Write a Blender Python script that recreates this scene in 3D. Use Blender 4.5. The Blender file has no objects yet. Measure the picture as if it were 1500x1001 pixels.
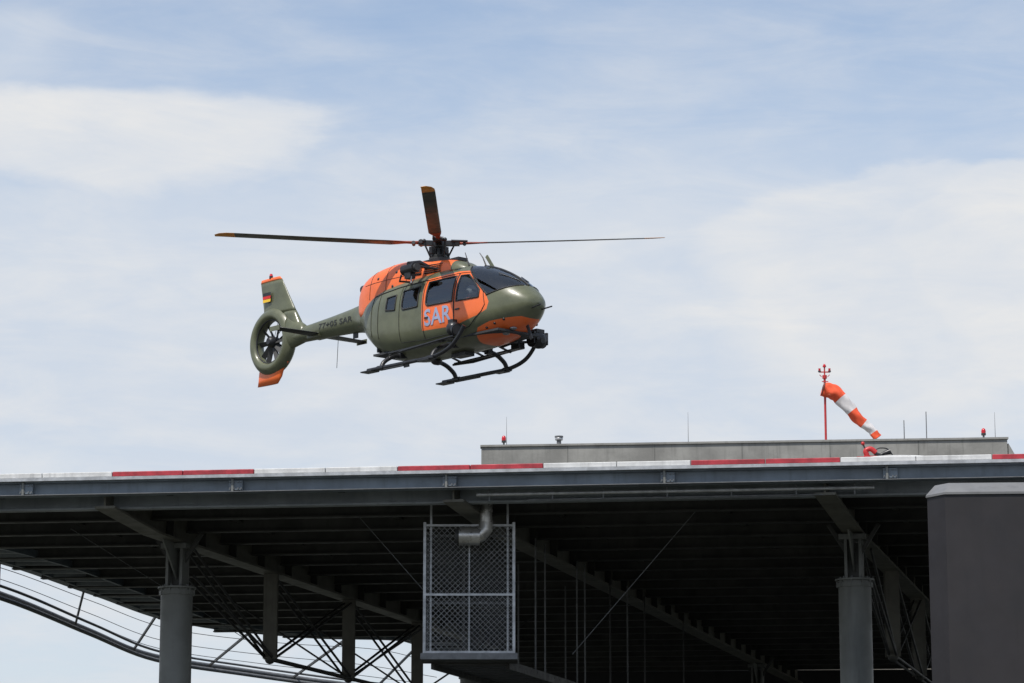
import bpy, bmesh, math, random
import numpy as np
from mathutils import Vector, Matrix
random.seed(7)
scene=bpy.context.scene
scene.view_settings.view_transform='Standard'
scene.view_settings.look='None'
scene.view_settings.exposure=0
R=math.radians
# ------------------------------------------------------------------ materials
class NT:
    def __init__(s,nt): s.nt=nt; s.n=nt.nodes; s.l=nt.links
    def put(s,inp,v):
        if isinstance(v,bpy.types.NodeSocket): s.l.new(v,inp)
        elif v is not None: inp.default_value=v
    def m(s,op,a,b=None,c=None,clamp=False):
        n=s.n.new('ShaderNodeMath'); n.operation=op; n.use_clamp=clamp
        s.put(n.inputs[0],a); s.put(n.inputs[1],b); s.put(n.inputs[2],c)
        return n.outputs[0]
    def mr(s,v,a,b,c=0.,d=1.,smooth=True):
        n=s.n.new('ShaderNodeMapRange'); n.interpolation_type='SMOOTHSTEP' if smooth else 'LINEAR'
        s.put(n.inputs[0],v); n.inputs[1].default_value=a;n.inputs[2].default_value=b;n.inputs[3].default_value=c;n.inputs[4].default_value=d
        return n.outputs[0]
    def noise(s,vec,scale,detail=4,rough=.5,dist=0.):
        n=s.n.new('ShaderNodeTexNoise'); s.put(n.inputs['Vector'],vec)
        n.inputs['Scale'].default_value=scale;n.inputs['Detail'].default_value=detail
        n.inputs['Roughness'].default_value=rough;n.inputs['Distortion'].default_value=dist
        return n.outputs['Fac']
    def mix(s,f,a,b):
        n=s.n.new('ShaderNodeMix'); n.data_type='RGBA'
        s.put(n.inputs[0],f); s.put(n.inputs[6],a); s.put(n.inputs[7],b)
        return n.outputs[2]
def c4(c): return (c[0],c[1],c[2],1)
def mat(name,col,rough=.5,metal=0.,var=.15,scale=3.,bump=0.,streak=0.,spec=None,coat=0.,paint=None):
    m=bpy.data.materials.new(name); m.use_nodes=True
    t=NT(m.node_tree); b=t.n['Principled BSDF']
    tc=t.n.new('ShaderNodeTexCoord').outputs['Object']
    f=t.noise(tc,scale,6,.6)
    dark=tuple(x*(1-var) for x in col); lite=tuple(min(1,x*(1+var)) for x in col)
    colr=t.mix(t.mr(f,.3,.7),c4(dark),c4(lite))
    if streak:
        mp=t.n.new('ShaderNodeMapping'); t.put(mp.inputs[0],tc); mp.inputs['Scale'].default_value=(4,4,.35)
        s=t.noise(mp.outputs[0],2.,5,.6)
        colr=t.mix(t.mr(s,.5,.75,0,streak),colr,c4(tuple(x*.45 for x in col)))
    if paint:
        # second paint colour inside convex side-view polygons (x,z) of the fuselage
        sx=t.n.new('ShaderNodeSeparateXYZ'); t.put(sx.inputs[0],tc); col2,polys=paint; tot=None
        for P,ymin in polys:
            area=sum(P[i][0]*P[(i+1)%len(P)][1]-P[(i+1)%len(P)][0]*P[i][1] for i in range(len(P)))
            sg=1 if area>0 else -1; mn=None
            for i in range(len(P)):
                a=P[i]; q=P[(i+1)%len(P)]; L=math.hypot(q[0]-a[0],q[1]-a[1]); nx=-(q[1]-a[1])/L*sg; nz=(q[0]-a[0])/L*sg
                dd=t.m('ADD',t.m('MULTIPLY',sx.outputs[0],nx),t.m('MULTIPLY_ADD',sx.outputs[2],nz,-(a[0]*nx+a[1]*nz)))
                mn=dd if mn is None else t.m('MINIMUM',mn,dd)
            if ymin: mn=t.m('MINIMUM',mn,t.m('SUBTRACT',t.m('ABSOLUTE',sx.outputs[1]),ymin))
            mk=t.mr(mn,-.004,.004); tot=mk if tot is None else t.m('MAXIMUM',tot,mk)
        c2=t.mix(t.mr(f,.3,.7),c4(tuple(x*.93 for x in col2)),c4(tuple(min(1,x*1.07) for x in col2)))
        colr=t.mix(tot,colr,c2)
    t.put(b.inputs['Base Color'],colr)
    t.put(b.inputs['Roughness'],t.mr(t.noise(tc,scale*2.5,4),.3,.7,max(0,rough-.08),min(1,rough+.08)))
    b.inputs['Metallic'].default_value=metal
    if coat: b.inputs['Coat Weight'].default_value=coat; b.inputs['Coat Roughness'].default_value=.12
    if bump:
        bp=t.n.new('ShaderNodeBump'); bp.inputs['Strength'].default_value=bump; bp.inputs['Distance'].default_value=.02
        t.put(bp.inputs['Height'],t.noise(tc,scale*8,5)); t.put(b.inputs['Normal'],bp.outputs[0])
    return m
ORG=[(.40,-1.06),(1.5,-1.02),(1.95,-1.06),(2.22,-1.32),(2.52,-1.66),(2.66,-1.95),(2.60,-2.12),(2.35,-2.22),(1.56,-2.38),(.40,-2.34)]
CHIN=[(1.9,-2.78),(2.22,-2.50),(2.6,-2.40),(3.3,-2.33),(3.46,-2.42),(3.0,-2.9),(2.0,-2.95)]
OR=(.88,.165,.035); OL=(.115,.122,.070)
olive=mat('olive_paint',OL,.38,var=.16,scale=2.2,coat=.2)
hullpaint=mat('olive_and_orange_hull_paint',OL,.36,var=.16,scale=2.2,coat=.25,paint=(OR,[(ORG,.3),(CHIN,0)]))
orange=mat('day_glow_orange_paint',OR,.38,var=.08,scale=2.5,coat=.2)
black=mat('black_parts',(.018,.018,.02),.4,var=.3,scale=6)
rubber=mat('rubber_seal',(.02,.02,.02),.6,var=.2)
liner=mat('cabin_liner',(.045,.047,.05),.8,var=.2)
sarblue=mat('sar_letter_paint',(.33,.38,.54),.5,var=.06)
dktext=mat('dark_marking_paint',(.03,.032,.028),.6)
metalg=mat('bare_metal',(.30,.30,.31),.35,.8,var=.2,scale=8)
bladem=mat('rotor_blade_paint',(.09,.083,.065),.45,var=.2,scale=3)
bladered=mat('rotor_root_paint',(.26,.05,.025),.45,var=.3)
tipyel=mat('rotor_tip_paint',(.75,.30,.03),.45,var=.1)
redp=mat('red_paint',(.50,.03,.03),.45,var=.15,scale=5)
redcurb=mat('red_curb_paint',(.36,.028,.04),.55,var=.3,scale=4,streak=.45)
whitecurb=mat('white_curb_paint',(.60,.60,.59),.55,var=.14,scale=4,streak=.45)
gold=mat('flag_gold',(.8,.5,.03),.5); flagred=mat('flag_red',(.6,.02,.02),.5)
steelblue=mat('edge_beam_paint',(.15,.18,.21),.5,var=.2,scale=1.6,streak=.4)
joistedge=mat('lit_edge_steel',(.24,.265,.285),.5,var=.2,scale=1.6,streak=.4)  # lighter copy of the joist steel; light catching the deck edge painted in
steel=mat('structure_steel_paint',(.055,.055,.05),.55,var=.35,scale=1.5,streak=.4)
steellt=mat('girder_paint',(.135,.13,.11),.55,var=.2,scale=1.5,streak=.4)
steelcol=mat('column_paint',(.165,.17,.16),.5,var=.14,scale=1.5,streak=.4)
darksteel=mat('dark_steel',(.04,.04,.04),.55,var=.25,scale=2)
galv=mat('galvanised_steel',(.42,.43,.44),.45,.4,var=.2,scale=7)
galvd=mat('dark_galvanised_steel',(.16,.165,.17),.6,.2,var=.2,scale=7)  # darker, rougher galvanised steel for mesh, rear frame and small fittings
duct=mat('duct_metal',(.5,.49,.47),.33,.7,var=.15,scale=5)
deckm=mat('helideck_plate',(.05,.05,.048),.7,var=.2,scale=1.,bump=.2)
concrete=mat('concrete',(.27,.265,.245),.85,var=.2,scale=.9,bump=.3,streak=.45)
joint=mat('concrete_joint',(.15,.15,.14),.9)
darkwall=mat('charcoal_cladding_and_wall_shade',(.017,.0145,.016),.6,var=.2,scale=1.2,streak=.25)
capm=mat('coping_metal',(.17,.17,.17),.5,var=.12,scale=2,streak=.3)
orsock=mat('windsock_orange_fabric',(.80,.10,.035),.8,var=.12,scale=6,bump=.2)
whsock=mat('windsock_white_fabric',(.66,.63,.62),.8,var=.08,scale=6,bump=.2)
winm=mat('building_window_glass',(.03,.035,.04),.1,var=.2)
suit=mat('flight_suit',(.42,.07,.03),.8,var=.2,scale=9); helm=mat('helmet_shell',(.55,.55,.52),.35)
skin=mat('skin',(.5,.28,.2),.6)
seatm=mat('seat_fabric',(.05,.05,.055),.9)
def glassmat():
    m=bpy.data.materials.new('tinted_glazing'); m.use_nodes=True; t=NT(m.node_tree)
    for n in list(t.n):
        if n.type!='OUTPUT_MATERIAL': t.n.remove(n)
    out=[n for n in t.n if n.type=='OUTPUT_MATERIAL'][0]
    tr=t.n.new('ShaderNodeBsdfTransparent'); tr.inputs[0].default_value=(.50,.54,.56,1)
    gl=t.n.new('ShaderNodeBsdfGlossy'); gl.inputs['Roughness'].default_value=.03; gl.inputs[0].default_value=(.9,.95,1,1)
    fr=t.n.new('ShaderNodeFresnel'); fr.inputs[0].default_value=1.6
    f=t.m('ADD',fr.outputs[0],.05,clamp=True)
    mx=t.n.new('ShaderNodeMixShader'); t.put(mx.inputs[0],f); t.l.new(tr.outputs[0],mx.inputs[1]); t.l.new(gl.outputs[0],mx.inputs[2])
    t.l.new(mx.outputs[0],out.inputs[0]); return m
glass=glassmat()
# ------------------------------------------------------------------ mesh builder
class MB:
    def __init__(s): s.v=[];s.f=[];s.mi=[];s.mats=[];s.sm=[]
    def mid(s,m):
        if m not in s.mats: s.mats.append(m)
        return s.mats.index(m)
    def add(s,vs,fs,m,smooth=False):
        o=len(s.v); k=s.mid(m); s.v+= [tuple(v) for v in vs]
        for f in fs: s.f.append(tuple(i+o for i in f)); s.mi.append(k); s.sm.append(smooth)
    def frame(s,p0,p1,up=Vector((0,0,1))):
        d=(Vector(p1)-Vector(p0)).normalized(); up=Vector(up)
        if abs(d.dot(up))>.98: up=Vector((0,1,0)) if abs(d.y)<.9 else Vector((1,0,0))
        r=d.cross(up).normalized(); u=r.cross(d).normalized(); return d,r,u
    def beam(s,p0,p1,w,h,m,up=(0,0,1)):
        d,r,u=s.frame(p0,p1,up); vs=[]
        for p in (Vector(p0),Vector(p1)):
            for a,b in((-1,-1),(1,-1),(1,1),(-1,1)): vs.append(p+r*a*w/2+u*b*h/2)
        s.add(vs,[(0,3,2,1),(4,5,6,7),(0,1,5,4),(1,2,6,5),(2,3,7,6),(3,0,4,7)],m)
    def ibeam(s,p0,p1,h,b,m,tf=.03,tw=.02,up=(0,0,1)):
        d,r,u=s.frame(p0,p1,up); p0=Vector(p0);p1=Vector(p1)
        s.beam(p0+u*(h/2-tf/2),p1+u*(h/2-tf/2),b,tf,m,up)
        s.beam(p0-u*(h/2-tf/2),p1-u*(h/2-tf/2),b,tf,m,up)
        s.beam(p0,p1,tw,h-2*tf,m,up)
    def box(s,c,sz,m,rot=0.,rx=0.,ry=0.):
        M=Matrix.Rotation(rot,3,'Z')@Matrix.Rotation(ry,3,'Y')@Matrix.Rotation(rx,3,'X'); vs=[]
        for z in(-1,1):
            for a,b in((-1,-1),(1,-1),(1,1),(-1,1)): vs.append(Vector(c)+M@Vector((a*sz[0]/2,b*sz[1]/2,z*sz[2]/2)))
        s.add(vs,[(0,3,2,1),(4,5,6,7),(0,1,5,4),(1,2,6,5),(2,3,7,6),(3,0,4,7)],m)
    def tube(s,pts,r,m,n=10,closed=False,cap=True):
        pts=[Vector(p) for p in pts]; N=len(pts); rs=r if isinstance(r,(list,tuple)) else [r]*N
        vs=[];prev=None
        for i,p in enumerate(pts):
            a=pts[(i-1)%N] if (i>0 or closed) else p; b=pts[(i+1)%N] if (i<N-1 or closed) else p
            d=(b-a).normalized()
            if prev is None:
                up=Vector((0,0,1)) if abs(d.z)<.9 else Vector((1,0,0)); rr=d.cross(up).normalized()
            else: rr=(prev-d*prev.dot(d)).normalized()
            prev=rr; u=d.cross(rr)
            for k in range(n):
                t=2*math.pi*k/n; vs.append(p+rr*math.cos(t)*rs[i]+u*math.sin(t)*rs[i])
        fs=[]
        for i in range(N if closed else N-1):
            j=(i+1)%N
            for k in range(n): fs.append((i*n+k,i*n+(k+1)%n,j*n+(k+1)%n,j*n+k))
        s.add(vs,fs,m,True)
        if cap and not closed: s.add([vs[k] for k in range(n)]+[vs[(N-1)*n+k] for k in range(n)],[tuple(range(n))[::-1],tuple(range(n,2*n))],m)
    def loft(s,rings,m,closed_ends=True,smooth=True):
        n=len(rings[0]); vs=[p for r in rings for p in r]; fs=[]
        for i in range(len(rings)-1):
            for k in range(n): fs.append((i*n+k,i*n+(k+1)%n,(i+1)*n+(k+1)%n,(i+1)*n+k))
        if closed_ends: fs+= [tuple(range(n))[::-1],tuple((len(rings)-1)*n+k for k in range(n))]
        s.add(vs,fs,m,smooth)
    def prism(s,poly,z0,z1,m):
        n=len(poly); vs=[(x,y,z0) for x,y in poly]+[(x,y,z1) for x,y in poly]
        fs=[tuple(range(n))[::-1],tuple(range(n,2*n))]+[(k,(k+1)%n,n+(k+1)%n,n+k) for k in range(n)]
        s.add(vs,fs,m)
    def ball(s,c,r,m,sc=(1,1,1),seg=16,rg=10):
        rings=[]
        for i in range(rg+1):
            t=math.pi*i/rg; rr=max(math.sin(t),.01)
            rings.append([Vector(c)+Vector((r*rr*math.cos(2*math.pi*k/seg)*sc[0],r*rr*math.sin(2*math.pi*k/seg)*sc[1],-r*math.cos(t)*sc[2])) for k in range(seg)])
        s.loft(rings,m)
    def obj(s,name,parent=None,bevel=0.,fix=True):
        me=bpy.data.meshes.new(name); me.from_pydata(s.v,[],s.f)
        for m in s.mats: me.materials.append(m)
        me.polygons.foreach_set('material_index',s.mi); me.polygons.foreach_set('use_smooth',s.sm)
        me.update()
        if fix:
            bm=bmesh.new(); bm.from_mesh(me); bmesh.ops.recalc_face_normals(bm,faces=bm.faces); bm.to_mesh(me); bm.free()
        o=bpy.data.objects.new(name,me); scene.collection.objects.link(o)
        if parent: o.parent=parent
        if bevel:
            b=o.modifiers.new('bevel','BEVEL'); b.width=bevel; b.segments=2; b.limit_method='ANGLE'
        return o
def empty(name,loc=(0,0,0),rot=(0,0,0)):
    e=bpy.data.objects.new(name,None); e.location=loc; e.rotation_euler=rot; scene.collection.objects.link(e); return e
def curvepts(P,n=10):
    P=[Vector(p) for p in P]; o=[]
    Q=[P[0]*2-P[1]]+P+[P[-1]*2-P[-2]]
    for i in range(1,len(Q)-2):
        for k in range(n):
            s=k/n; a,b,c_,d_=Q[i-1],Q[i],Q[i+1],Q[i+2]
            o.append(.5*((2*b)+(c_-a)*s+(2*a-5*b+4*c_-d_)*s*s+(3*b-a-3*c_+d_)*s**3))
    return o+[P[-1]]
# ------------------------------------------------------------------ camera
CAM=(0,0,1.6)
cd=bpy.data.cameras.new('camera'); cam=bpy.data.objects.new('camera',cd); scene.collection.objects.link(cam)
cam.location=CAM; cam.rotation_euler=(R(90+10.87),0,0); cd.lens=100; cd.sensor_width=36; cd.clip_end=6000; cd.clip_start=.5
scene.camera=cam
# ------------------------------------------------------------------ world
SUN=Vector((-.30,-.50,1.0)).normalized()
w=bpy.data.worlds.new('World'); scene.world=w; w.use_nodes=True; t=NT(w.node_tree)
for n in list(t.n): t.n.remove(n)
out=t.n.new('ShaderNodeOutputWorld'); sky=t.n.new('ShaderNodeTexSky'); sky.sky_type='NISHITA'; sky.sun_disc=False
sky.sun_elevation=math.asin(SUN.z); sky.sun_rotation=math.atan2(SUN.x,SUN.y); sky.air_density=1.; sky.dust_density=.8; sky.ozone_density=1.2
bg1=t.n.new('ShaderNodeBackground'); t.l.new(sky.outputs[0],bg1.inputs[0]); bg1.inputs[1].default_value=.15
tc=t.n.new('ShaderNodeTexCoord').outputs['Generated']; sp=t.n.new('ShaderNodeSeparateXYZ'); t.l.new(tc,sp.inputs[0])
az=t.m('ARCTAN2',sp.outputs[0],sp.outputs[1]); el=t.m('ARCSINE',sp.outputs[2])
cv=t.n.new('ShaderNodeCombineXYZ'); t.put(cv.inputs[0],az); t.put(cv.inputs[1],t.m('MULTIPLY',el,2.6)); vec=cv.outputs[0]
cv3=t.n.new('ShaderNodeCombineXYZ'); t.put(cv3.inputs[0],t.m('MULTIPLY_ADD',el,.8,az)); t.put(cv3.inputs[1],t.m('MULTIPLY',el,4.5)); cv3.inputs[2].default_value=3.3
n1=t.m('SUBTRACT',t.noise(vec,11.,8,.55,.4),.5); n2=t.m('SUBTRACT',t.noise(vec,38.,8,.6,.2),.5)
n3=t.m('SUBTRACT',t.noise(cv3.outputs[0],13.,9,.62,.7),.5)
nn=t.m('ADD',t.m('MULTIPLY',n1,1.1),t.m('MULTIPLY',n2,.5))
def blob(a0,e0,ra,rt,rb,lo,hi,k,amp):
    da=t.m('DIVIDE',t.m('SUBTRACT',az,a0),ra); de=t.m('SUBTRACT',el,e0)
    dd=t.m('MAXIMUM',t.m('DIVIDE',de,rt),t.m('DIVIDE',de,-rb))
    d=t.m('SQRT',t.m('ADD',t.m('MULTIPLY',da,da),t.m('MULTIPLY',dd,dd)))
    return t.m('MULTIPLY',t.mr(t.m('ADD',d,t.m('MULTIPLY',nn,k)),hi,lo),amp)
blobs=[blob(-.150,.266,.084,.0115,.024,.66,1.12,1.2,.85),
       blob(-.185,.292,.035,.012,.02,.3,1.2,1.6,.55),
       blob(.150,.225,.082,.022,.06,.9,1.1,.9,.6),
       blob(.198,.226,.055,.024,.06,.92,1.06,.7,.75),
       blob(-.10,.20,.17,.05,.08,.3,1.3,1.6,.7),
       blob(.05,.20,.14,.05,.08,.5,1.2,1.8,.6)]
haze=t.m('ADD',t.mr(el,.33,.18,.36,.88),t.m('ADD',t.m('MULTIPLY',nn,.28),t.m('MULTIPLY',n3,.45)),clamp=True)
high=t.m('MULTIPLY',t.mr(nn,-.05,.25),t.mr(el,.3,.42,.12,.6))
f=t.m('MAXIMUM',haze,high)
for b in blobs:  # screen-combine
    f=t.m('SUBTRACT',1.,t.m('MULTIPLY',t.m('SUBTRACT',1.,f),t.m('SUBTRACT',1.,b)))
crisp=t.m('MAXIMUM',blobs[0],t.m('MAXIMUM',blobs[2],blobs[3]))
tone=t.m('ADD',t.m('MULTIPLY',crisp,.45),t.m('ADD',t.mr(nn,-.25,.3,0,.45),t.m('MULTIPLY',n3,1.0)),clamp=True)
ccol=t.mix(tone,(.64,.70,.79,1),(.86,.845,.82,1))
bg2=t.n.new('ShaderNodeBackground'); t.put(bg2.inputs[0],ccol); bg2.inputs[1].default_value=1.0
mx=t.n.new('ShaderNodeMixShader'); t.put(mx.inputs[0],f); t.l.new(bg1.outputs[0],mx.inputs[1]); t.l.new(bg2.outputs[0],mx.inputs[2]); t.l.new(mx.outputs[0],out.inputs[0])
sd=bpy.data.lights.new('sun','SUN'); sd.energy=3.9; sd.angle=R(.6); sd.color=(1,.955,.89)
so=bpy.data.objects.new('sun',sd); so.rotation_euler=(-SUN).to_track_quat('-Z','Y').to_euler(); so.location=(0,0,60); scene.collection.objects.link(so)
# ------------------------------------------------------------------ ground
g=MB(); g.add([(-3000,-3000,0),(3000,-3000,0),(3000,3000,0),(-3000,3000,0)],[(0,1,2,3)],mat('ground_asphalt_and_grass',(.055,.058,.045),.9,var=.3,scale=.05)); g.obj('ground',fix=False)
redlens=mat('red_lens',(.55,.01,.02),.2)
# ------------------------------------------------------------------ helideck
deck=empty('elevated_helideck')
def Yf(x): return 44.37-.135*x
E=Vector((.991,-.1338,0)); Nn=Vector((.1338,.991,0))
def fe(x,ins,z): return Vector((x,Yf(x),z))+Nn*ins
poly=[(-13,Yf(-13)+.12),(-11.2,50),(-9.9,54.8),(-8.9,61),(-8.3,65.5),(-7.4,69),(-5.4,71),(-2.6,71.9),(-1.9,78),(-1.2,85.24),(15.6,83.56),(16,Yf(16)+.12)]  # rear edge stretched up to the building to keep sun off its wall
d=MB(); d.prism(poly,8.02,8.10,deckm); d.obj('deck_plate',deck)
c=MB()
x=-6.4-4.6*2
while x<16:
    for j,mm in ((0,redcurb),(1,whitecurb)):
        a=x+j*2.3
        for q in(0,1):
            c.beam(fe(a+q*1.15,0.02,8.113),fe(a+q*1.15+1.15-.012,.02,8.113),.12,.08,mm)
    x+=4.6
c.obj('edge_curb',deck,bevel=.01)
eb=MB(); eb.beam(fe(-13,.03,8.045),fe(16,.03,8.045),.2,.05,galv)
eb.ibeam(fe(-13,.12,7.905),fe(16,.12,7.905),.23,.2,steelblue,tf=.022)
eb.beam(fe(-13,.0,7.80),fe(16,.0,7.80),.06,.012,galvd)
for xx in np.arange(-11.3,16,3.42):
    eb.box(fe(xx,.01,7.905),(.035,.03,.225),steelcol,rot=-.134)
    eb.box(fe(xx+.05,.028,7.905),(.22,.012,.15),steelblue,rot=-.134)
    for q in(-.04,.02,.09,.14):
        for zz in(-.05,.05): eb.box(fe(xx+q,.015,7.905+zz),(.02,.02,.02),galvd,rot=-.134)
eb.obj('edge_beam',deck)
def clip(ins):
    p=Vector((0,Yf(0),0))+Nn*ins; ts=[]
    for i in range(len(poly)):
        a=Vector((*poly[i],0)); b=Vector((*poly[(i+1)%len(poly)],0)); ab=b-a
        den=E.x*ab.y-E.y*ab.x
        if abs(den)<1e-9: continue
        r=a-p; tt=(r.x*ab.y-r.y*ab.x)/den; uu=(r.x*E.y-r.y*E.x)/den
        if 0<=uu<=1: ts.append(tt)
    return (p,min(ts),max(ts)) if len(ts)>1 else None
j=MB(); ins=.75
while ins<39:
    r=clip(ins)
    if r:
        p,a,b=r; up=Vector((0,0,1))
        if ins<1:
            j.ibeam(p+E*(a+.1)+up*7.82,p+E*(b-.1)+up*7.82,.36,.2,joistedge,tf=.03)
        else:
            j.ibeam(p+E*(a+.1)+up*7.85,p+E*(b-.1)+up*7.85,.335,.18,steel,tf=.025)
    ins+=1.75
j.obj('joists',deck)
G=Vector((.24,1,0)).normalized()
def gp(x49,y,z): return Vector((x49+.24*(y-49),y,z))
def inside(pt):
    cnt=False
    for i in range(len(poly)):
        a=poly[i];b=poly[(i+1)%len(poly)]
        if (a[1]>pt.y)!=(b[1]>pt.y) and pt.x<(b[0]-a[0])*(pt.y-a[1])/(b[1]-a[1])+a[0]: cnt=not cnt
    return cnt
st=MB()
for x0 in np.arange(-10.6,12,2.9):
    ys=[yy for yy in np.arange(45.3,83,.25) if inside(gp(x0,yy,0))]
    if ys: st.ibeam(gp(x0,ys[0],7.93),gp(x0,ys[-1],7.93),.16,.1,steel,tf=.015)
st.obj('stringers',deck)
gi=MB(); tr=MB(); rr=G.cross(Vector((0,0,1)))
def girder(x0,ya,yb,depth=.55,ze=7.62):
    gi.ibeam(gp(x0,47.8,8.0-depth/2),gp(x0,yb,8.0-depth/2),depth,.34,steellt,tf=.04)
    a=gp(x0,ya,0); b=gp(x0,47.8,0)
    for (zb0,zb1,zt0,zt1,wd) in ((ze,7.45,ze+.04,7.49,.34),(ze+.04,7.49,8.0,8.0,.03)):
        vs=[]
        for p,zb,zt in((a,zb0,zt0),(b,zb1,zt1)):
            for sx,zz in((-1,zb),(1,zb),(1,zt),(-1,zt)): vs.append(Vector((p.x,p.y,zz))+rr*sx*wd/2)
        gi.add(vs,[(0,3,2,1),(4,5,6,7),(0,1,5,4),(1,2,6,5),(2,3,7,6),(3,0,4,7)],steellt)
    for yy in np.arange(48.4,yb,1.6):
        for sx in(-1,1): gi.box(gp(x0,yy,8.0-depth/2)+rr*sx*.08,(.13,.02,depth-.08),steel,rot=-.235)
for x0,yb in((-5.78,71.2),(.06,83.5),(6.07,83),(11.8,83)):
    girder(x0,Yf(x0)+.5,yb)
gi.obj('girders',deck)
def column(x0,y0,name):
    cm=MB(); p=gp(x0,y0,0)
    cm.tube([(p.x,p.y,0),(p.x,p.y,6.66)],.275,steelcol,n=40)
    cm.tube([(p.x,p.y,6.66),(p.x,p.y,6.69)],.33,steelcol,n=40)
    cm.tube([(p.x,p.y,6.55),(p.x,p.y,6.62)],.30,steelcol,n=40)
    for k in range(10):
        an=2*math.pi*k/10; cm.box((p.x+.285*math.cos(an),p.y+.285*math.sin(an),6.62),(.05,.02,.14),steelcol,rot=an)
        cm.tube([(p.x+.24*math.cos(an),p.y+.24*math.sin(an),6.69),(p.x+.24*math.cos(an),p.y+.24*math.sin(an),6.73)],.02,galvd,n=6)
    for dx in(-.12,.12): cm.box((p.x+dx,p.y,7.02),(.05,.36,.66),steelcol,rot=-.235)
    cm.box((p.x,p.y,7.0),(.2,.05,.6),steel,rot=-.235)
    cm.box((p.x,p.y,7.39),(.46,.46,.09),steelcol,rot=-.235)
    for s in(-1,1):
        a=Vector((p.x,p.y,6.78)); b=gp(x0,y0+s*.75,7.44); c_=Vector((p.x,p.y,7.44))
        tn=rr*.015; cm.add([a-tn,b-tn,c_-tn,a+tn,b+tn,c_+tn],[(0,1,2),(3,5,4),(0,3,4,1),(1,4,5,2),(2,5,3,0)],steelcol)
    for s in(-1,1):
        cm.beam((p.x,p.y,6.95),Vector((p.x,p.y,7.62))+E*s*.42,.07,.07,steel)
    return cm.obj(name,deck,bevel=.004)
for x0 in(-5.78,6.07): column(x0,49 if x0<0 else 47.7,'column')
column(0.06,76,'column'); column(-5.78,69,'column'); column(6.07,70,'column')
def truss(x0,ys,zb,wide=True):
    pts=[gp(x0,49.6,6.95)]
    for yy in ys:
        tr.ibeam(gp(x0,yy,7.45),gp(x0,yy,zb),.26,.26,steellt,tf=.03)
        tr.ball(gp(x0,yy,zb),.1,steel); pts.append(gp(x0,yy,zb))
    for a,b in zip(pts,pts[1:]): 
        for s in(-.07,.07): tr.tube([a+E*s,b+E*s],.026,darksteel,n=6)
    for i,yy in enumerate(ys):
        ya=ys[i-1] if i else 49.6
        for s in(-.07,.07):
            tr.tube([gp(x0,ya,7.42)+E*s,gp(x0,yy,zb)+E*s],.026,darksteel,n=6)
            if i<len(ys)-1: tr.tube([gp(x0,ys[i+1],7.42)+E*s,gp(x0,yy,zb)+E*s],.026,darksteel,n=6)
    for i,yy in enumerate(ys[1:] if wide else []):
        for s in(-1,1):
            tr.tube([gp(x0,yy,zb),gp(x0,yy,7.75)+E*s*2.9],.022,darksteel,n=6)
truss(-5.78,[54,59,64.2],5.85); truss(6.07,[53.5,58.5,63.5,68.5],5.85,False)
tr.obj('underslung_truss',deck)
net=MB()
arc=curvepts([(-12.6,47,7.6),(-11.6,52,7.5),(-10.3,57,7.4),(-9.6,64,7.32),(-8.9,70.5,7.24),(-7,75,7.2),(-4.6,77,7.0),(-2.2,79.3,6.9)],8)
rim=curvepts([(-12.9,46.3,7.9),(-11.3,50,7.9),(-9.9,54.8,7.9),(-8.95,61,7.9),(-7.9,67.5,7.9),(-5.4,71,7.9),(-2.9,72.2,7.9),(-1.9,78,7.9)],8)
net.tube(arc,.06,galvd,n=8); net.tube([p+Vector((.12,-.25,-.13)) for p in arc],.05,galvd,n=8); net.tube([p+Vector((.25,-.6,.05)) for p in arc],.03,galvd,n=6)
for i in range(len(rim)-1):
    net.ibeam(rim[i],rim[i+1],.26,.16,steelblue,tf=.025)
for i in range(2,len(arc),7):
    net.beam(rim[min(i,len(rim)-1)]-Vector((0,0,.1)),arc[i],.04,.06,darksteel)
for q in(.3,.6,.8):
    net.tube([r*(1-q)+a*q for r,a in zip(rim,arc)],.008,darksteel,n=4)
net.obj('safety_net',deck)
gw=MB()
for i in range(len(rim)-1):
    a=rim[i]+Vector((.30,-.1,-.13)); b=rim[i+1]+Vector((.30,-.1,-.13))
    for off in(0,.95): gw.beam(a+Vector((off,0,0)),b+Vector((off,0,0)),.06,.14,steelblue)
    gw.beam(a,a+Vector((.95,0,0)),.09,.12,joistedge)
gw.obj('rim_gangway',deck)
pc=MB()
pc.tube([fe(-.6,.30,7.72),fe(5.6,.30,7.72)],.028,galv,n=8)
pc.tube([fe(.2,.35,7.63),fe(4.9,.35,7.63)],.014,galvd,n=6)
for xx in(-.4,.6,1.4,2.4,3.4,4.4,5.3):
    pc.tube([fe(xx,.30,7.8),fe(xx,.30,7.62)],.014,galvd,n=6)
for yy in(50.4,53,56,59.5,64): pc.tube([gp(.25,yy,7.6),gp(.25,yy,5.2)],.018,darksteel if yy>53 else galvd,n=6)
pc.tube([fe(-2.9,2.5,7.7),fe(-1.5,2.5,6.1)],.007,galvd,n=5)
pc.tube([fe(2.7,2.5,7.7),fe(.6,3,5.4)],.007,galvd,n=5)
pc.tube([fe(-8.1,3.5,7.7),fe(-6.2,9,6.2)],.007,galvd,n=5)
pc.box(gp(-.2,70,5.6),(.35,.08,.2),mat('exit_sign_green',(.03,.25,.1),.5))
pc.obj('services',deck)
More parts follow.
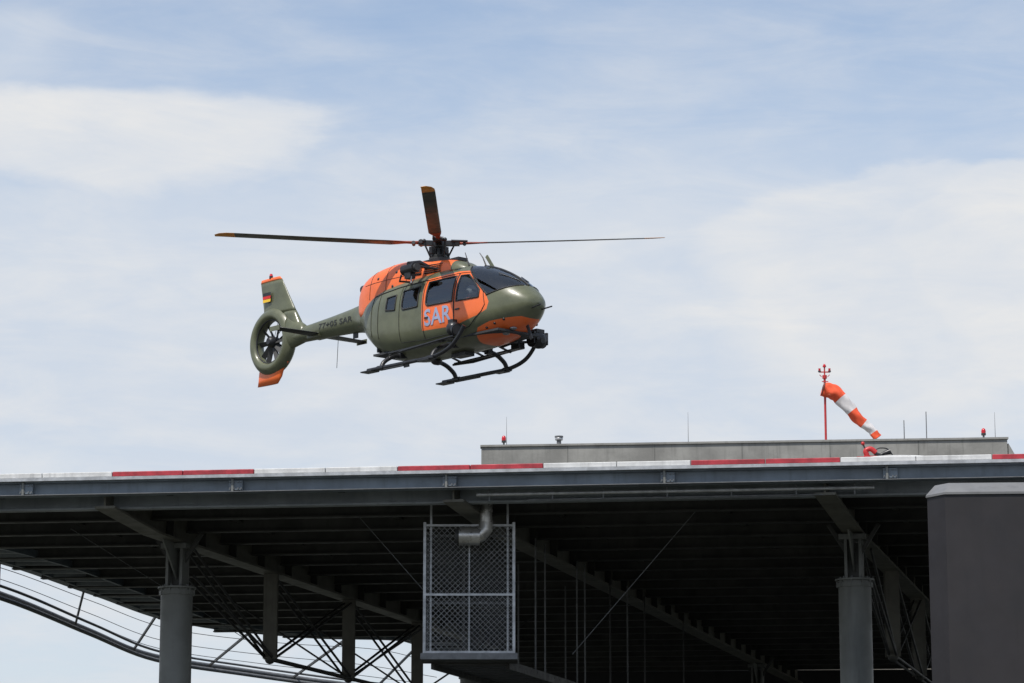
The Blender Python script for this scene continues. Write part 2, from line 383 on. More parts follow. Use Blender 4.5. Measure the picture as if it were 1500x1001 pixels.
# ------------------------------------------------------------------ inspection cage
cage=empty('wire_mesh_cage')
X0,X1,Y0,Y1,Z0,Z1=-1.42,.03,46.1,47.5,5.34,7.40
cf=MB()
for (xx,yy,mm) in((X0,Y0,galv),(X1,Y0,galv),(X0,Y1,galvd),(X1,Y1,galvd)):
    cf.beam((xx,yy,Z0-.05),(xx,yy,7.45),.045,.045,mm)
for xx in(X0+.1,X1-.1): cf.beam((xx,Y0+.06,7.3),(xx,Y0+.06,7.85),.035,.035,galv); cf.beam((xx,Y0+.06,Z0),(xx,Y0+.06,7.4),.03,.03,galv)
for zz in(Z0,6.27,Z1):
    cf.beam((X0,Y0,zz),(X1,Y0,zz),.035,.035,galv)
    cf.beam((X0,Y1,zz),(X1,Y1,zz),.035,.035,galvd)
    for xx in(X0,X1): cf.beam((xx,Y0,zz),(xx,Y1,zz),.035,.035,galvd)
cf.beam(((X0+X1)/2,Y0+.01,Z0),((X0+X1)/2,Y0+.01,Z1-.3),.02,.02,galv)
cf.obj('frame',cage)
wm=MB()
def meshpanel(o,ax,L,H,s=.075,r=.003,m=None):
    o=Vector(o); ax=Vector(ax)
    n=int((L+H)/s)
    for k in range(n+1):
        c0=k*s; a=max(0,c0-H); b=min(L,c0)
        if b>a:
            for flip in(0,1):
                if flip: p=o+ax*(L-a)+Vector((0,0,(c0-a))); q=o+ax*(L-b)+Vector((0,0,(c0-b)))
                else: p=o+ax*a+Vector((0,0,(c0-a))); q=o+ax*b+Vector((0,0,(c0-b)))
                of=Vector((0,.004 if flip else -.004,0)) if ax.x else Vector((.004 if flip else -.004,0,0))
                wm.tube([p+of,q+of],r,m or galvd,n=4,cap=False)
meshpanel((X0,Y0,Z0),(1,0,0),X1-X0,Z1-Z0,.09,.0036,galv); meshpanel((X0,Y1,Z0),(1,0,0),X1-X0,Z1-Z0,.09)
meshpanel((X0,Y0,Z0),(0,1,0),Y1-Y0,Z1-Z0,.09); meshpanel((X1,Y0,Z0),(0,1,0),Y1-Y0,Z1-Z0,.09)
wm.obj('chain_link',cage)
cb=MB()
cb.box(((X0+X1)/2,(Y0+Y1)/2,Z0-.05),(X1-X0+.12,Y1-Y0+.1,.05),darksteel)
cb.beam((X0-.06,Y0-.05,Z0-.07),(X1+.06,Y0-.05,Z0-.07),.04,.10,galvd)
for s in(.1,1.35): cb.beam((X0+s,Y1,Z0-.1),(X0+s+.24*12,Y1+12,Z0-.1),.06,.14,darksteel)
for k in range(28):
    q=k*.43; cb.beam((X0+.1+.24*q,Y1+q,Z0-.08),(X0+1.35+.24*q,Y1+q,Z0-.08),.3,.03,darksteel)
for k in range(3):
    q=4*k+2.
    for s in(.1,1.35): cb.tube([(X0+s+.24*q,Y1+q,Z0-.08),(X0+s+.24*q,Y1+q,7.6)],.018,galvd,n=6)
cb.obj('floor_and_walkway',cage)
dp=MB(); DY=45.9
dp.tube([(-.42,DY,7.95),(-.42,DY,7.36)],.1,duct,n=20)
for zz in(7.78,7.6,7.42): dp.tube([(-.42,DY,zz),(-.42,DY,zz+.03)],.112,duct,n=20)
dp.tube([(-.42,DY,7.45),(-.43,DY,7.32),(-.50,DY,7.24),(-.60,DY,7.2)],[.11,.12,.13,.14],duct,n=20)
dp.tube([(-.52,DY,7.2),(-.86,DY,7.2)],.15,duct,n=24); dp.tube([(-.86,DY,7.2),(-.92,DY,7.2)],.12,darksteel,n=20)
for xx in(-.55,-.68,-.8): dp.tube([(xx,DY,7.2),(xx-.02,DY,7.2)],.16,duct,n=24)
dp.obj('exhaust_duct')
# ------------------------------------------------------------------ concrete building behind
hb=empty('concrete_hospital_building')
b=MB()
bx=[(-.93,85.3),(14.75,83.75),(15.3,98),(-.4,99)]
b.prism(bx,0,14.72,concrete)
b.prism([(bx[0][0]-.04,bx[0][1]-.06),(bx[1][0]+.02,bx[1][1]-.06),(bx[1][0]+.02,bx[1][1]+3),(bx[0][0]-.04,bx[0][1]+3)],0,7.9,darkwall)  # dark sheet standing in for under-deck shade on the lower wall
for k in range(1,6):
    q=k/6; p=Vector(bx[0]+(0,)).lerp(Vector(bx[1]+(0,)),q); b.beam((p.x,p.y-.003,8.1),(p.x,p.y-.003,14.72),.02,.01,joint,up=(0,1,0))
b.prism([(bx[0][0]-.03,bx[0][1]-.05),(bx[1][0]+.03,bx[1][1]-.05),(bx[1][0]+.03,bx[1][1]+.35),(bx[0][0]-.03,bx[0][1]+.35)],14.72,14.78,concrete)
b.add([(14.78,83.75,14.6),(15.15,83.72,13.9),(15.15,83.72,0),(14.78,83.75,0),(14.78,90,14.6),(15.15,90,13.9),(15.15,90,0),(14.78,90,0)],[(0,1,2,3),(4,7,6,5),(0,4,5,1),(1,5,6,2),(0,3,7,4)],concrete)
b.obj('walls',hb)
wn=MB()
for fl in(1.4,4.2):
    for k in range(9):
        q=(k+.5)/9; p=Vector(bx[0]+(0,)).lerp(Vector(bx[1]+(0,)),q)
        wn.box((p.x,p.y-.08,fl),(1.2,.05,1.5),winm,rot=-.099)
        wn.box((p.x,p.y-.12,fl-.8),(1.35,.12,.06),concrete,rot=-.099)
wn.obj('windows',hb)
def roofY(x): return 85.3-(x+.93)*.0988
for u in(738,1433):
    X=(u-750)*85/4119; Y=roofY(X)+.2; o=MB()
    o.tube([(0,0,0),(0,0,.1)],.03,galvd,n=10); o.tube([(0,0,.1),(0,0,.16)],.07,darksteel,n=14)
    o.tube([(0,0,.16),(0,0,.22),(0,0,.28),(0,0,.31)],[.065,.07,.055,.02],redlens,n=14)
    o.box((0,0,.0),(.14,.14,.03),galvd)
    e=o.obj('obstruction_light'); e.location=(X,Y,14.78)
for u,h in((742,.9),(1008,.95),(1320,.6),(1352,.85),(1450,.8)):
    X=(u-750)*85/4119; o=MB(); o.tube([(0,0,0),(0,0,h*.35),(0,0,h)],[.010,.008,.004] if u not in(1320,1352) else [.016,.016,.014],galvd,n=6); o.box((0,0,.01),(.1,.1,.02),galvd)
    e=o.obj('rod_antenna'); e.location=(X,roofY(X)+.25,14.78)
X=(819-750)*85/4119; o=MB(); o.tube([(0,0,0),(0,0,.15)],.07,galvd,n=14); o.tube([(0,0,.15),(0,0,.17),(0,0,.22),(0,0,.24)],[.11,.12,.12,.09],galv,n=16); o.tube([(0,0,.24),(0,0,.28)],.13,galvd,n=16)
e=o.obj('roof_vent'); e.location=(X,roofY(X)+.25,14.78)
# ------------------------------------------------------------------ windsock
ws=empty('windsock'); X=463*84/4119; ws.location=(X,roofY(X)+.3,14.70)
o=MB(); o.tube([(0,0,0),(0,0,2.05)],.035,redp,n=12); o.tube([(0,0,2.05),(0,0,2.35)],.022,redp,n=10)
o.box((0,0,.02),(.25,.25,.04),redp); o.box((0,0,2.2),(.34,.05,.03),redp)
for s in(-.15,.15):
    o.tube([(s,0,2.2),(s,0,2.24)],.045,darksteel,n=10); o.tube([(s,0,2.24),(s,0,2.31)],.035,redlens,n=10)
    o.tube([(s*.6,0,2.05),(s,0,2.12)],.012,redp,n=6)
o.tube([(0,0,2.35),(0,0,2.38),(0,0,2.45)],[.05,.055,.02],redlens,n=12); o.tube([(0,0,2.0),(0,0,2.1)],.07,redp,n=12)
o.tube([(-.09,-.05,1.9),(.1,-.05,1.9)],.015,redp,n=6)
ring=[Vector((-.06,-.02,1.68))+Vector((.10*math.cos(a)*.6,.23*math.sin(a),.20*math.cos(a))) for a in np.linspace(0,2*math.pi,24,endpoint=False)]
o.tube(ring,.014,darksteel,n=6,closed=True); o.obj('mast',ws)
so_=MB(); path=curvepts([(-.08,0,1.68),(.32,-.02,1.54),(.70,-.04,1.10),(1.06,-.05,.68),(1.36,-.05,.44),(1.54,-.05,.18)],8)
rad=np.interp(np.linspace(0,1,len(path)),[0,.15,.4,.7,.85,1],[.205,.225,.185,.135,.12,.13])
rings=[]
for i,p in enumerate(path):
    a=path[max(i-1,0)];b_=path[min(i+1,len(path)-1)]; dd=(b_-a).normalized(); r0=Vector((0,1,0)); uu=dd.cross(r0).normalized()
    rings.append([p+(r0*math.cos(q)+uu*math.sin(q))*rad[i]*(1+.09*math.sin(3*q+i*.55)+.07*math.sin(5*q-i*.8)) for q in np.linspace(0,2*math.pi,28,endpoint=False)])
N=len(path); seg=[0,int(N*.28),int(N*.44),int(N*.64),int(N*.86),N-1]
for k in range(5): so_.loft(rings[seg[k]:seg[k+1]+1],orsock if k%2==0 else whsock,closed_ends=False)
so_.obj('sock',ws)
# ------------------------------------------------------------------ fire monitor
fm=MB()
fm.tube([(0,0,0),(0,0,.12)],.05,redp,n=14); fm.tube([(0,0,0),(0,0,.02)],.09,redp,n=14)
fm.tube(curvepts([(0,0,.12),(-.02,0,.19),(.06,0,.22),(.14,0,.16)],5),.04,redp,n=10)
fm.tube(curvepts([(.12,0,.15),(.2,0,.12),(.26,0,.15)],5),.03,black,n=10); fm.tube([(.26,0,.15),(.36,0,.18)],[.03,.045],black,n=12)
fm.box((.06,0,.06),(.18,.1,.09),redp); fm.box((-.09,0,.06),(.14,.09,.07),redp)
fm.tube([(-.02,0,.2),(-.06,0,.30)],.014,darksteel,n=6); fm.ball((-.06,0,.305),.03,redp)
fm.tube(curvepts([(.1,.05,.18),(.2,.05,.24),(.34,.05,.22),(.42,.05,.1)],5),.01,black,n=6)
e=fm.obj('fire_monitor'); e.location=tuple(fe(5.50,.25,8.10))
dm=MB(); dm.tube(curvepts([(-.55,0,0),(-.3,0,.035),(.1,0,.05),(.5,0,.035),(.75,0,0)],5),.02,whitecurb,n=8)
e=dm.obj('deck_pipe'); e.location=tuple(fe(5.95,.22,8.14))
# ------------------------------------------------------------------ dark tower right foreground
dt=empty('dark_stair_tower'); o=MB()
xs,y0_,zt=5.64,38.,6.80
pl=[(xs,y0_+.35),(xs+.19,y0_),(12,y0_-.4),(12.9,42.3),(xs+1.0,42.6)]
o.prism(pl,0,zt,darkwall)
o.obj('walls',dt)
o=MB()
up=[(xs+.13,y0_+.5),(xs+.28,y0_+.25),(11.9,y0_-.15),(12.8,42.1),(xs+1.15,42.4)]
lo=[(xs-.02,y0_+.34),(xs+.18,y0_-.02),(12.02,y0_-.42),(12.92,42.32),(xs+.98,42.62)]
n=5; vs=[(a,b_,zt) for a,b_ in lo]+[(a,b_,zt+.03) for a,b_ in lo]+[(a,b_,zt+.19) for a,b_ in up]
fs=[tuple(range(n))[::-1],tuple(range(2*n,3*n))]
for lv in(0,1): fs+=[(lv*n+k,lv*n+(k+1)%n,(lv+1)*n+(k+1)%n,(lv+1)*n+k) for k in range(n)]
o.add(vs,fs,capm); o.obj('coping',dt)

# ================================================================== HELICOPTER
HUB=Vector((-1.78,67.7,17.03)); YAW=R(-48)
heli=empty('rescue_helicopter',HUB,(0,0,YAW))
tab=np.array([ # x, zt, zb, zc, w, n
(3.60,-1.99,-2.03,-2.01,.03,2.0),(3.56,-1.88,-2.15,-2.0,.20,2.0),(3.46,-1.76,-2.27,-2.0,.34,2.05),(3.25,-1.56,-2.43,-2.02,.50,2.1),
(3.0,-1.38,-2.56,-2.03,.63,2.2),(2.6,-1.16,-2.69,-2.04,.755,2.3),(2.2,-.99,-2.76,-2.04,.825,2.4),(1.8,-.87,-2.80,-2.02,.86,2.5),
(1.4,-.81,-2.82,-2.0,.875,2.6),(.5,-.78,-2.84,-2.0,.885,2.7),(-.5,-.78,-2.84,-1.98,.88,2.7),(-1.1,-.80,-2.78,-1.95,.865,2.6),(-1.6,-.84,-2.60,-1.9,.80,2.5),
(-2.0,-.89,-2.33,-1.8,.68,2.3),(-2.3,-.94,-2.08,-1.65,.52,2.2),(-2.6,-1.0,-1.88,-1.5,.37,2.1),(-3.0,-1.09,-1.78,-1.44,.28,2.0),
(-3.6,-1.16,-1.74,-1.45,.25,2.0),(-5.0,-1.27,-1.70,-1.49,.19,2.0),(-6.1,-1.34,-1.68,-1.51,.15,2.0)])[::-1]
def pchip(xs,ys):
    h=np.diff(xs); dl=np.diff(ys)/h; m=np.zeros(len(xs)); m[0]=dl[0]; m[-1]=dl[-1]
    for i in range(1,len(xs)-1):
        if dl[i-1]*dl[i]>0:
            w1=2*h[i]+h[i-1]; w2=h[i]+2*h[i-1]; m[i]=(w1+w2)/(w1/dl[i-1]+w2/dl[i])
    def f(x):
        i=int(min(max(np.searchsorted(xs,x)-1,0),len(h)-1)); t_=(x-xs[i])/h[i]
        return ((1+2*t_)*(1-t_)**2)*ys[i]+t_*(1-t_)**2*h[i]*m[i]+t_*t_*(3-2*t_)*ys[i+1]+t_*t_*(t_-1)*h[i]*m[i+1]
    return f
F=[pchip(tab[:,0],tab[:,k]) for k in range(1,6)]
def sec(x): return [f(x) for f in F]
def Ys(x,z):
    zt_,zb_,zc_,w_,n_=sec(x); h=(zt_-zc_) if z>zc_ else (zc_-zb_); q=min(1,abs((z-zc_)/h))
    return w_*max(0,1-q**n_)**(1/n_)
def ring_(x,N,k=1.):
    zt_,zb_,zc_,w_,n_=sec(x); r=[]
    for i in range(N):
        a=2*math.pi*(i+.5)/N; ca,sa=math.cos(a),math.sin(a)
        y=w_*math.copysign(abs(ca)**(2/n_),ca)*k; z=zc_+((zt_-zc_) if sa>0 else (zc_-zb_))*math.copysign(abs(sa)**(2/n_),sa)*k
        r.append((x,y,z))
    return r
def inpoly(px,pz,P):
    c_=False
    for i in range(len(P)):
        a=P[i];b_=P[(i+1)%len(P)]
        if (a[1]>pz)!=(b_[1]>pz) and px<(b_[0]-a[0])*(pz-a[1])/(b_[1]-a[1])+a[0]: c_=not c_
    return c_
W_front=[(1.64,-1.16),(1.88,-1.17),(2.12,-1.36),(2.36,-1.62),(2.36,-1.80),(1.64,-1.80)]
W_rear=[(.55,-1.16),(1.50,-1.15),(1.50,-1.78),(.62,-1.76),(.55,-1.70)]
W_aft=[(-.36,-1.24),(.24,-1.22),(.24,-1.72),(-.30,-1.72),(-.36,-1.66)]
W_aft2=[(-.98,-1.32),(-.62,-1.30),(-.62,-1.68),(-.98,-1.64)]
SIDE=[W_front,W_rear,W_aft,W_aft2]
def pil(z): return 1.62+(-.85-z)*1.07
def low(x): return -1.80+(x-2.5)*.31
def screen(x,y,z): return z>low(x) and x>pil(z) and abs(y)>.03 and x<3.4
def mat_of(x,y,z):
    if screen(x,y,z): return 1
    if abs(y)>.35:
        for P in SIDE:
            if inpoly(x,z,P): return 1
    if .95<x<1.42 and .18<abs(y)<.55 and z>-1: return 1
    return 0
xs_=list(np.concatenate([3.60-np.linspace(0,1,60)**1.6*1.0, np.arange(2.585,-2.75,-.016), np.arange(-2.76,-6.11,-.08)]))
NR=220
rings=[ring_(x,NR) for x in xs_]
V=[p for r in rings for p in r]; Fc=[];MI=[]
for i in range(len(rings)-1):
    for k in range(NR):
        f_=(i*NR+k,i*NR+(k+1)%NR,(i+1)*NR+(k+1)%NR,(i+1)*NR+k); Fc.append(f_)
        cx=sum(V[q][0] for q in f_)/4; cy=sum(V[q][1] for q in f_)/4; cz=sum(V[q][2] for q in f_)/4
        MI.append(mat_of(cx,cy,cz))
Fc+= [tuple(range(NR)),tuple((len(rings)-1)*NR+k for k in range(NR))]; MI+=[0,0]
me=bpy.data.meshes.new('fuselage'); me.from_pydata(V,[],Fc)
for m in(hullpaint,glass): me.materials.append(m)
me.polygons.foreach_set('material_index',MI); me.polygons.foreach_set('use_smooth',[True]*len(Fc)); me.update()
bm=bmesh.new(); bm.from_mesh(me); bmesh.ops.recalc_face_normals(bm,faces=bm.faces); bm.to_mesh(me); bm.free()
fo=bpy.data.objects.new('fuselage',me); scene.collection.objects.link(fo); fo.parent=heli
xi=list(np.arange(3.4,-1.9,-.04)); NL=100; ri=[ring_(x,NL,.955) for x in xi]; lm=MB(); V2=[p for r in ri for p in r]; f2=[]
for i in range(len(ri)-1):
    for k in range(NL):
        f_=(i*NL+k,i*NL+(k+1)%NL,(i+1)*NL+(k+1)%NL,(i+1)*NL+k)
        cx=sum(V2[q][0] for q in f_)/4; cy=sum(V2[q][1] for q in f_)/4; cz=sum(V2[q][2] for q in f_)/4
        if mat_of(cx,cy/.955,-2+(cz+2)/.955)!=1: f2.append(f_)
lm.add(V2,f2,liner,True)
lm.box((.6,0,-2.62),(4.6,1.3,.05),liner); lm.box((-1.6,0,-1.8),(.05,1.2,1.5),liner)
lm.box((2.72,0,-1.93),(.35,1.0,.42),black,ry=-.2); lm.box((2.3,0,-2.3),(.7,.3,.45),black)
for yy in(-.42,.42):
    for xx in(1.62,.35,-.5):
        lm.box((xx,yy,-2.32),(.48,.46,.14),seatm); lm.box((xx-.26,yy,-1.95),(.12,.46,.75),seatm,ry=-.15); lm.box((xx-.30,yy,-1.5),(.1,.26,.2),seatm,ry=-.1)
lm.obj('cabin_interior',heli)
fr=MB()
def sp_(x,z,side,off=.006): 
    return Vector((x,side*(Ys(x,z)+off),z))
def outline(P,side,r,m,closed=True,n=6):
    pts=[]; L=len(P)
    for i in range(L if closed else L-1):
        a=P[i];b_=P[(i+1)%L]; s_=max(2,int(math.hypot(b_[0]-a[0],b_[1]-a[1])/.05))
        for k in range(s_): q=k/s_; pts.append(sp_(a[0]+(b_[0]-a[0])*q,a[1]+(b_[1]-a[1])*q,side))
    if not closed: pts.append(sp_(P[-1][0],P[-1][1],side))
    fr.tube(pts,r,m,n=n,closed=closed)
for sd_ in(-1,1):
    for P in SIDE: outline(P,sd_,.02,rubber)
    outline([(1.57,-1.08),(1.93,-1.10),(2.2,-1.36),(2.48,-1.68),(2.55,-2.0),(2.45,-2.15),(2.0,-2.45),(1.57,-2.52)],sd_,.009,rubber)
    outline([(.44,-1.1),(1.55,-1.08),(1.55,-2.52),(.44,-2.55)],sd_,.009,rubber)
    outline([(-1.6,-1.18),(-.5,-1.10),(.44,-1.08)],sd_,.014,black,closed=False)
    outline([(-.45,-1.1),(-.45,-2.5),(.44,-2.55)],sd_,.006,rubber,closed=False)
    outline([(-1.3,-1.0),(-1.3,-2.3)],sd_,.006,rubber,closed=False)
    outline([(-1.62,-1.0),(-1.62,-2.2)],sd_,.006,rubber,closed=False)
    zs=np.linspace(-.90,-1.76,22); fr.tube([sp_(pil(z),z,sd_) for z in zs],.018,rubber,n=6)
    fr.tube([sp_(x,low(x),sd_) for x in np.linspace(2.57,3.24,18)],.018,rubber,n=6)
    for hx,hz in((1.62,-2.0),(.52,-2.05)): fr.beam(sp_(hx,hz,sd_,.015),sp_(hx+.14,hz,sd_,.015),.02,.035,black)
fr.tube([(x,0,sec(x)[0]+.006) for x in np.linspace(1.7,3.25,20)],.03,black,n=8)
fr.obj('window_frames',heli)
an=MB()
for s in(-1,1):
    an.tube([(3.12,s*.12,-1.44),(2.6,s*.36,-1.2)],.012,black,n=6)
an.tube([(3.5,-.15,-2.15),(3.85,-.18,-2.12)],.018,black,n=8); an.tube([(3.5,.15,-2.15),(3.85,.18,-2.12)],.018,black,n=8)
an.tube([(1.75,0,-.86),(1.62,0,-.62),(1.5,0,-.48)],[.02,.014,.008],black,n=6); an.tube([(1.35,-.2,-.8),(1.2,-.2,-.45)],[.02,.008],black,n=6)
an.beam((2.0,0,-.93),(1.75,0,-.60),.03,.08,olive); an.beam((3.2,0,-2.5),(3.35,0,-2.85),.03,.08,black)
an.tube([(-3.9,0,-1.75),(-3.95,0,-2.55)],.008,black,n=5); an.box((-3.2,0,-1.82),(.18,.03,.14),black)
for xx in(2.7,2.95): an.ball((xx,-.22,sec(xx)[1]+.02),.09,metalg,sc=(1,1,.5))
an.box((.9,0,-2.88),(.5,.3,.1),black); an.ball((-.2,.1,-2.88),.13,black,sc=(1,1,.7)); an.box((-1.2,0,-2.80),(.2,.02,.2),black)
for xx,zz in((2.95,-2.38),(2.7,-2.45),(2.45,-2.52),(2.6,-2.62)):
    an.ball(sp_(xx,zz,-1,-.01),.035,black); an.ball(sp_(xx,zz,1,-.01),.035,black)
an.obj('antennas_and_probes',heli)
ctab=np.array([(1.42,-.84,.10),(1.3,-.76,.26),(1.05,-.63,.38),(.6,-.52,.48),(0,-.47,.56),(-.6,-.36,.62),(-1.1,-.33,.64),(-1.6,-.36,.64),(-2.0,-.42,.60),(-2.3,-.50,.53),(-2.5,-.62,.46),(-2.62,-.78,.38),(-2.8,-1.0,.22)])[::-1]
fzt=pchip(ctab[:,0],ctab[:,1]); fw=pchip(ctab[:,0],ctab[:,2]); cw=MB()
cx_=np.arange(1.42,-2.79,-.03); cr=[]
fbase=pchip(np.array([-2.8,-2.3,-1.9,-1.2,-.4,.4,1.42]),np.array([-1.2,-1.35,-1.3,-1.15,-1.05,-1.0,-1.0]))
for x in cx_:
    zt_=fzt(x); w_=fw(x); base=fbase(x)
    r=[]
    for k in range(64):
        a=2*math.pi*k/64; ca,sa=math.cos(a),math.sin(a); n_=3.
        zc_=base; h=(zt_-zc_)
        r.append((x,w_*math.copysign(abs(ca)**(2/n_),ca),zc_+(h if sa>0 else .3)*math.copysign(abs(sa)**(2/n_),sa)))
    cr.append(r)
i0=[i for i,x in enumerate(cx_) if x<.92][0]
cw.loft(cr[:i0+1],olive,closed_ends=False); cw.loft(cr[i0:],orange,closed_ends=False)
cw.obj('engine_cowling',heli)
cd_=MB()
def cwy(x,z):
    zt_=fzt(x); base=fbase(x); q=min(1,abs((z-base)/((zt_-base) if z>base else .3))); return fw(x)*(1-q**3)**(1/3)
for s in(-1,1):
    for x0,x1,z0,z1 in((.1,.62,-.86,-.62),(-.35,.0,-.85,-.6)):
        pts=[(x0,z0),(x1,z0),(x1,z1),(x0,z1)]
        cd_.add([(a,s*(cwy(a,z)+.008),z) for a,z in pts],[(0,1,2,3)],black)
        for q in range(5):
            z=z0+(z1-z0)*(q+.5)/5; cd_.beam((x0,s*(cwy(x0,z)+.02),z),(x1,s*(cwy(x1,z)+.02),z),.02,.012,darksteel)
    for x0 in(-.5,-1.25,-1.9):
        cd_.tube([(x0,s*(cwy(x0,z)+.003),z) for z in np.linspace(-1.2,fzt(x0)-.05,14)],.007,rubber,n=5)
    cd_.tube([(x,s*(cwy(x,-.8)+.003),-.8) for x in np.linspace(-.5,-2.2,20)],.006,rubber,n=5)
    cd_.tube([(-2.2,s*.22,-.78),(-2.60,s*.24,-.80)],[.12,.13],black,n=20)
    for xx,zz in((-.9,-.66),(-1.6,-.72),(-1.0,-1.0)): cd_.ball((xx,s*(cwy(xx,zz)-.01),zz),.045,black,sc=(1,.6,1))
cd_.box((.05,0,-.48),(.62,.55,.1),black); cd_.box((.75,0,-.53),(.3,.3,.08),black)
cd_.obj('cowling_details',heli)
ho=MB()
ho.tube([(.15,-.35,-.72),(.15,-.75,-.62),(.18,-1.12,-.70)],[.07,.07,.06],black,n=12)
ho.tube([(-.12,-1.0,-.80),(.36,-1.04,-.80)],.13,black,n=18); ho.tube([(.36,-1.04,-.8),(.44,-1.05,-.8)],.09,darksteel,n=14)
ho.box((.12,-1.02,-.96),(.22,.16,.16),black); ho.tube([(.22,-1.06,-1.0),(.22,-1.06,-1.12)],.02,metalg,n=8); ho.ball((.22,-1.06,-1.16),.035,metalg)
ho.tube([(-.3,-.5,-.8),(-.1,-.95,-.75)],.03,black,n=8); ho.tube([(.5,-.45,-.78),(.32,-.98,-.75)],.03,black,n=8)
ho.tube([(-.3,-.6,-1.0),(-.35,-.95,-1.02),(-.2,-1.02,-.9)],.025,black,n=8)
ho.obj('rescue_hoist',heli)
def textmesh(txt,size,name,mp,m):
    cu=bpy.data.curves.new(name,'FONT'); cu.body=txt; cu.size=size; cu.offset=size*.018; cu.resolution_u=3
    ob=bpy.data.objects.new(name+'_tmp',cu); scene.collection.objects.link(ob); bpy.context.view_layer.update()
    me_=bpy.data.meshes.new_from_object(ob.evaluated_get(bpy.context.evaluated_depsgraph_get())); bpy.data.objects.remove(ob)
    bm_=bmesh.new(); bm_.from_mesh(me_); bmesh.ops.triangulate(bm_,faces=bm_.faces)
    xs2=[v.co.x for v in bm_.verts]; wd=max(xs2)
    for v in bm_.verts: v.co=mp(v.co.x/wd,v.co.y)
    bm_.to_mesh(me_); bm_.free(); me_.materials.clear(); me_.materials.append(m)
    o2=bpy.data.objects.new(name,me_); scene.collection.objects.link(o2); o2.parent=heli; return o2
textmesh('SAR',.56,'sar_marking',lambda u,v: sp_(.50+u*.98,-2.24+v*1.0,-1,.012),sarblue)
textmesh('SAR',.56,'sar_marking_port',lambda u,v: sp_(1.48-u*.98,-2.24+v*1.0,1,.012),sarblue)
textmesh('77+05 SAR',.3,'tail_code',lambda u,v: sp_(-4.45+u*1.45,-1.51+v*.66,-1,.010),dktext)
sk=MB()
for s in(-1,1):
    y=s*1.2
    path_=curvepts([(-1.22,y,-3.13),(-.6,y,-3.13),(.4,y,-3.13),(1.2,y,-3.12),(1.75,y,-3.0),(2.08,y*.99,-2.78),(2.28,y*.97,-2.52)],6)
    sk.tube(path_,.05,black,n=12)
    sk.box((-1.15,y,-3.17),(.42,.26,.03),black); sk.box((-.3,y,-3.18),(.9,.07,.03),darksteel); sk.box((.95,y,-3.17),(.4,.2,.03),black)
    sk.beam((-.55,s*1.04,-2.78),(1.75,s*1.04,-2.72),.16,.035,black)
    sk.tube([(-.62,s*1.0,-2.80),(.0,s*1.12,-2.80),(1.85,s*1.12,-2.70)],.028,black,n=8)
    for xx in(-.4,.5,1.4): sk.beam((xx,s*.72,-2.66),(xx,s*1.1,-2.76),.05,.04,black)
for xx in(-.72,1.15):
    sk.tube(curvepts([(xx,-1.2,-3.12),(xx,-1.08,-2.95),(xx,-.72,-2.78),(xx,0,-2.74),(xx,.72,-2.78),(xx,1.08,-2.95),(xx,1.2,-3.12)],6),.055,black,n=12)
    for s in(-1,1): sk.tube([(xx-.12,s*1.2,-3.13),(xx+.12,s*1.2,-3.13)],.065,black,n=12); sk.box((xx,s*.6,-2.76),(.16,.14,.14),black)
sk.obj('landing_skids',heli,bevel=.004)
sl=MB(); sl.ball((1.72,-1.02,-2.5),.17,black,sc=(1,1,1.05)); sl.tube([(1.72,-1.02,-2.5),(1.92,-1.07,-2.56)],[.13,.14],black,n=18); sl.tube([(1.92,-1.07,-2.56),(1.93,-1.072,-2.562)],.12,darksteel,n=18)
sl.beam((1.7,-.7,-2.42),(1.7,-1.0,-2.35),.1,.06,black); sl.box((1.7,-1.02,-2.32),(.18,.14,.08),black); sl.obj('searchlight',heli)
ct=MB(); ct.beam((2.05,.45,-2.62),(2.28,1.1,-2.42),.14,.08,black); ct.beam((1.6,.6,-2.72),(2.2,1.1,-2.45),.06,.06,black); ct.beam((2.0,.2,-2.72),(2.2,1.2,-2.6),.06,.06,black)
ct.box((2.32,1.12,-2.38),(.24,.26,.1),black); ct.tube([(2.32,.94,-2.58),(2.32,1.30,-2.58)],.19,black,n=20); ct.ball((2.36,1.12,-2.6),.2,black)
ct.box((2.36,.92,-2.55),(.2,.06,.3),black); ct.box((2.36,1.32,-2.55),(.2,.06,.3),black); ct.tube([(2.5,1.08,-2.62),(2.56,1.08,-2.63)],.07,darksteel,n=14)
ct.box((2.0,.78,-2.72),(.28,.2,.18),black)
ct.obj('camera_turret',heli,bevel=.01)
FC=Vector((-6.62,0,-1.50)); ta=MB()
prof=[]
for k in range(28):
    a=2*math.pi*k/28; r_=.725+.165*math.copysign(abs(math.cos(a))**.75,math.cos(a)); y_=.20*math.copysign(abs(math.sin(a))**.8,math.sin(a))
    y_*= (1.0 if r_<.72 else 1.0-(r_-.72)/.17*.42)
    prof.append((r_,y_))
rgs=[]
for i in range(72):
    th=2*math.pi*i/72; rgs.append([FC+Vector((math.cos(th)*r_,y_,math.sin(th)*r_)) for r_,y_ in prof])
n=28; vs=[p for r in rgs for p in r]; fs=[]
for i in range(72):
    for k in range(n): fs.append((i*n+k,i*n+(k+1)%n,((i+1)%72)*n+(k+1)%n,((i+1)%72)*n+k))
ta.add(vs,fs,olive,True)
ta.tube([FC+Vector((math.cos(a)*.572,-.10,math.sin(a)*.572)) for a in np.linspace(0,2*math.pi,60,endpoint=False)],.022,black,n=6,closed=True)
def foil(cx0,cx1,z,th,N=26):
    r=[]
    for k in range(N):
        a=2*math.pi*k/N; u_=.5+.5*math.cos(a); x=cx0+(cx1-cx0)*(1-u_)
        yy=th*math.sin(a)*(max(0.0,u_)**.12)*(1-.35*(1-u_))
        r.append((x,yy,z))
    return r
fin=MB()
zs=np.linspace(-1.22,.12,14)
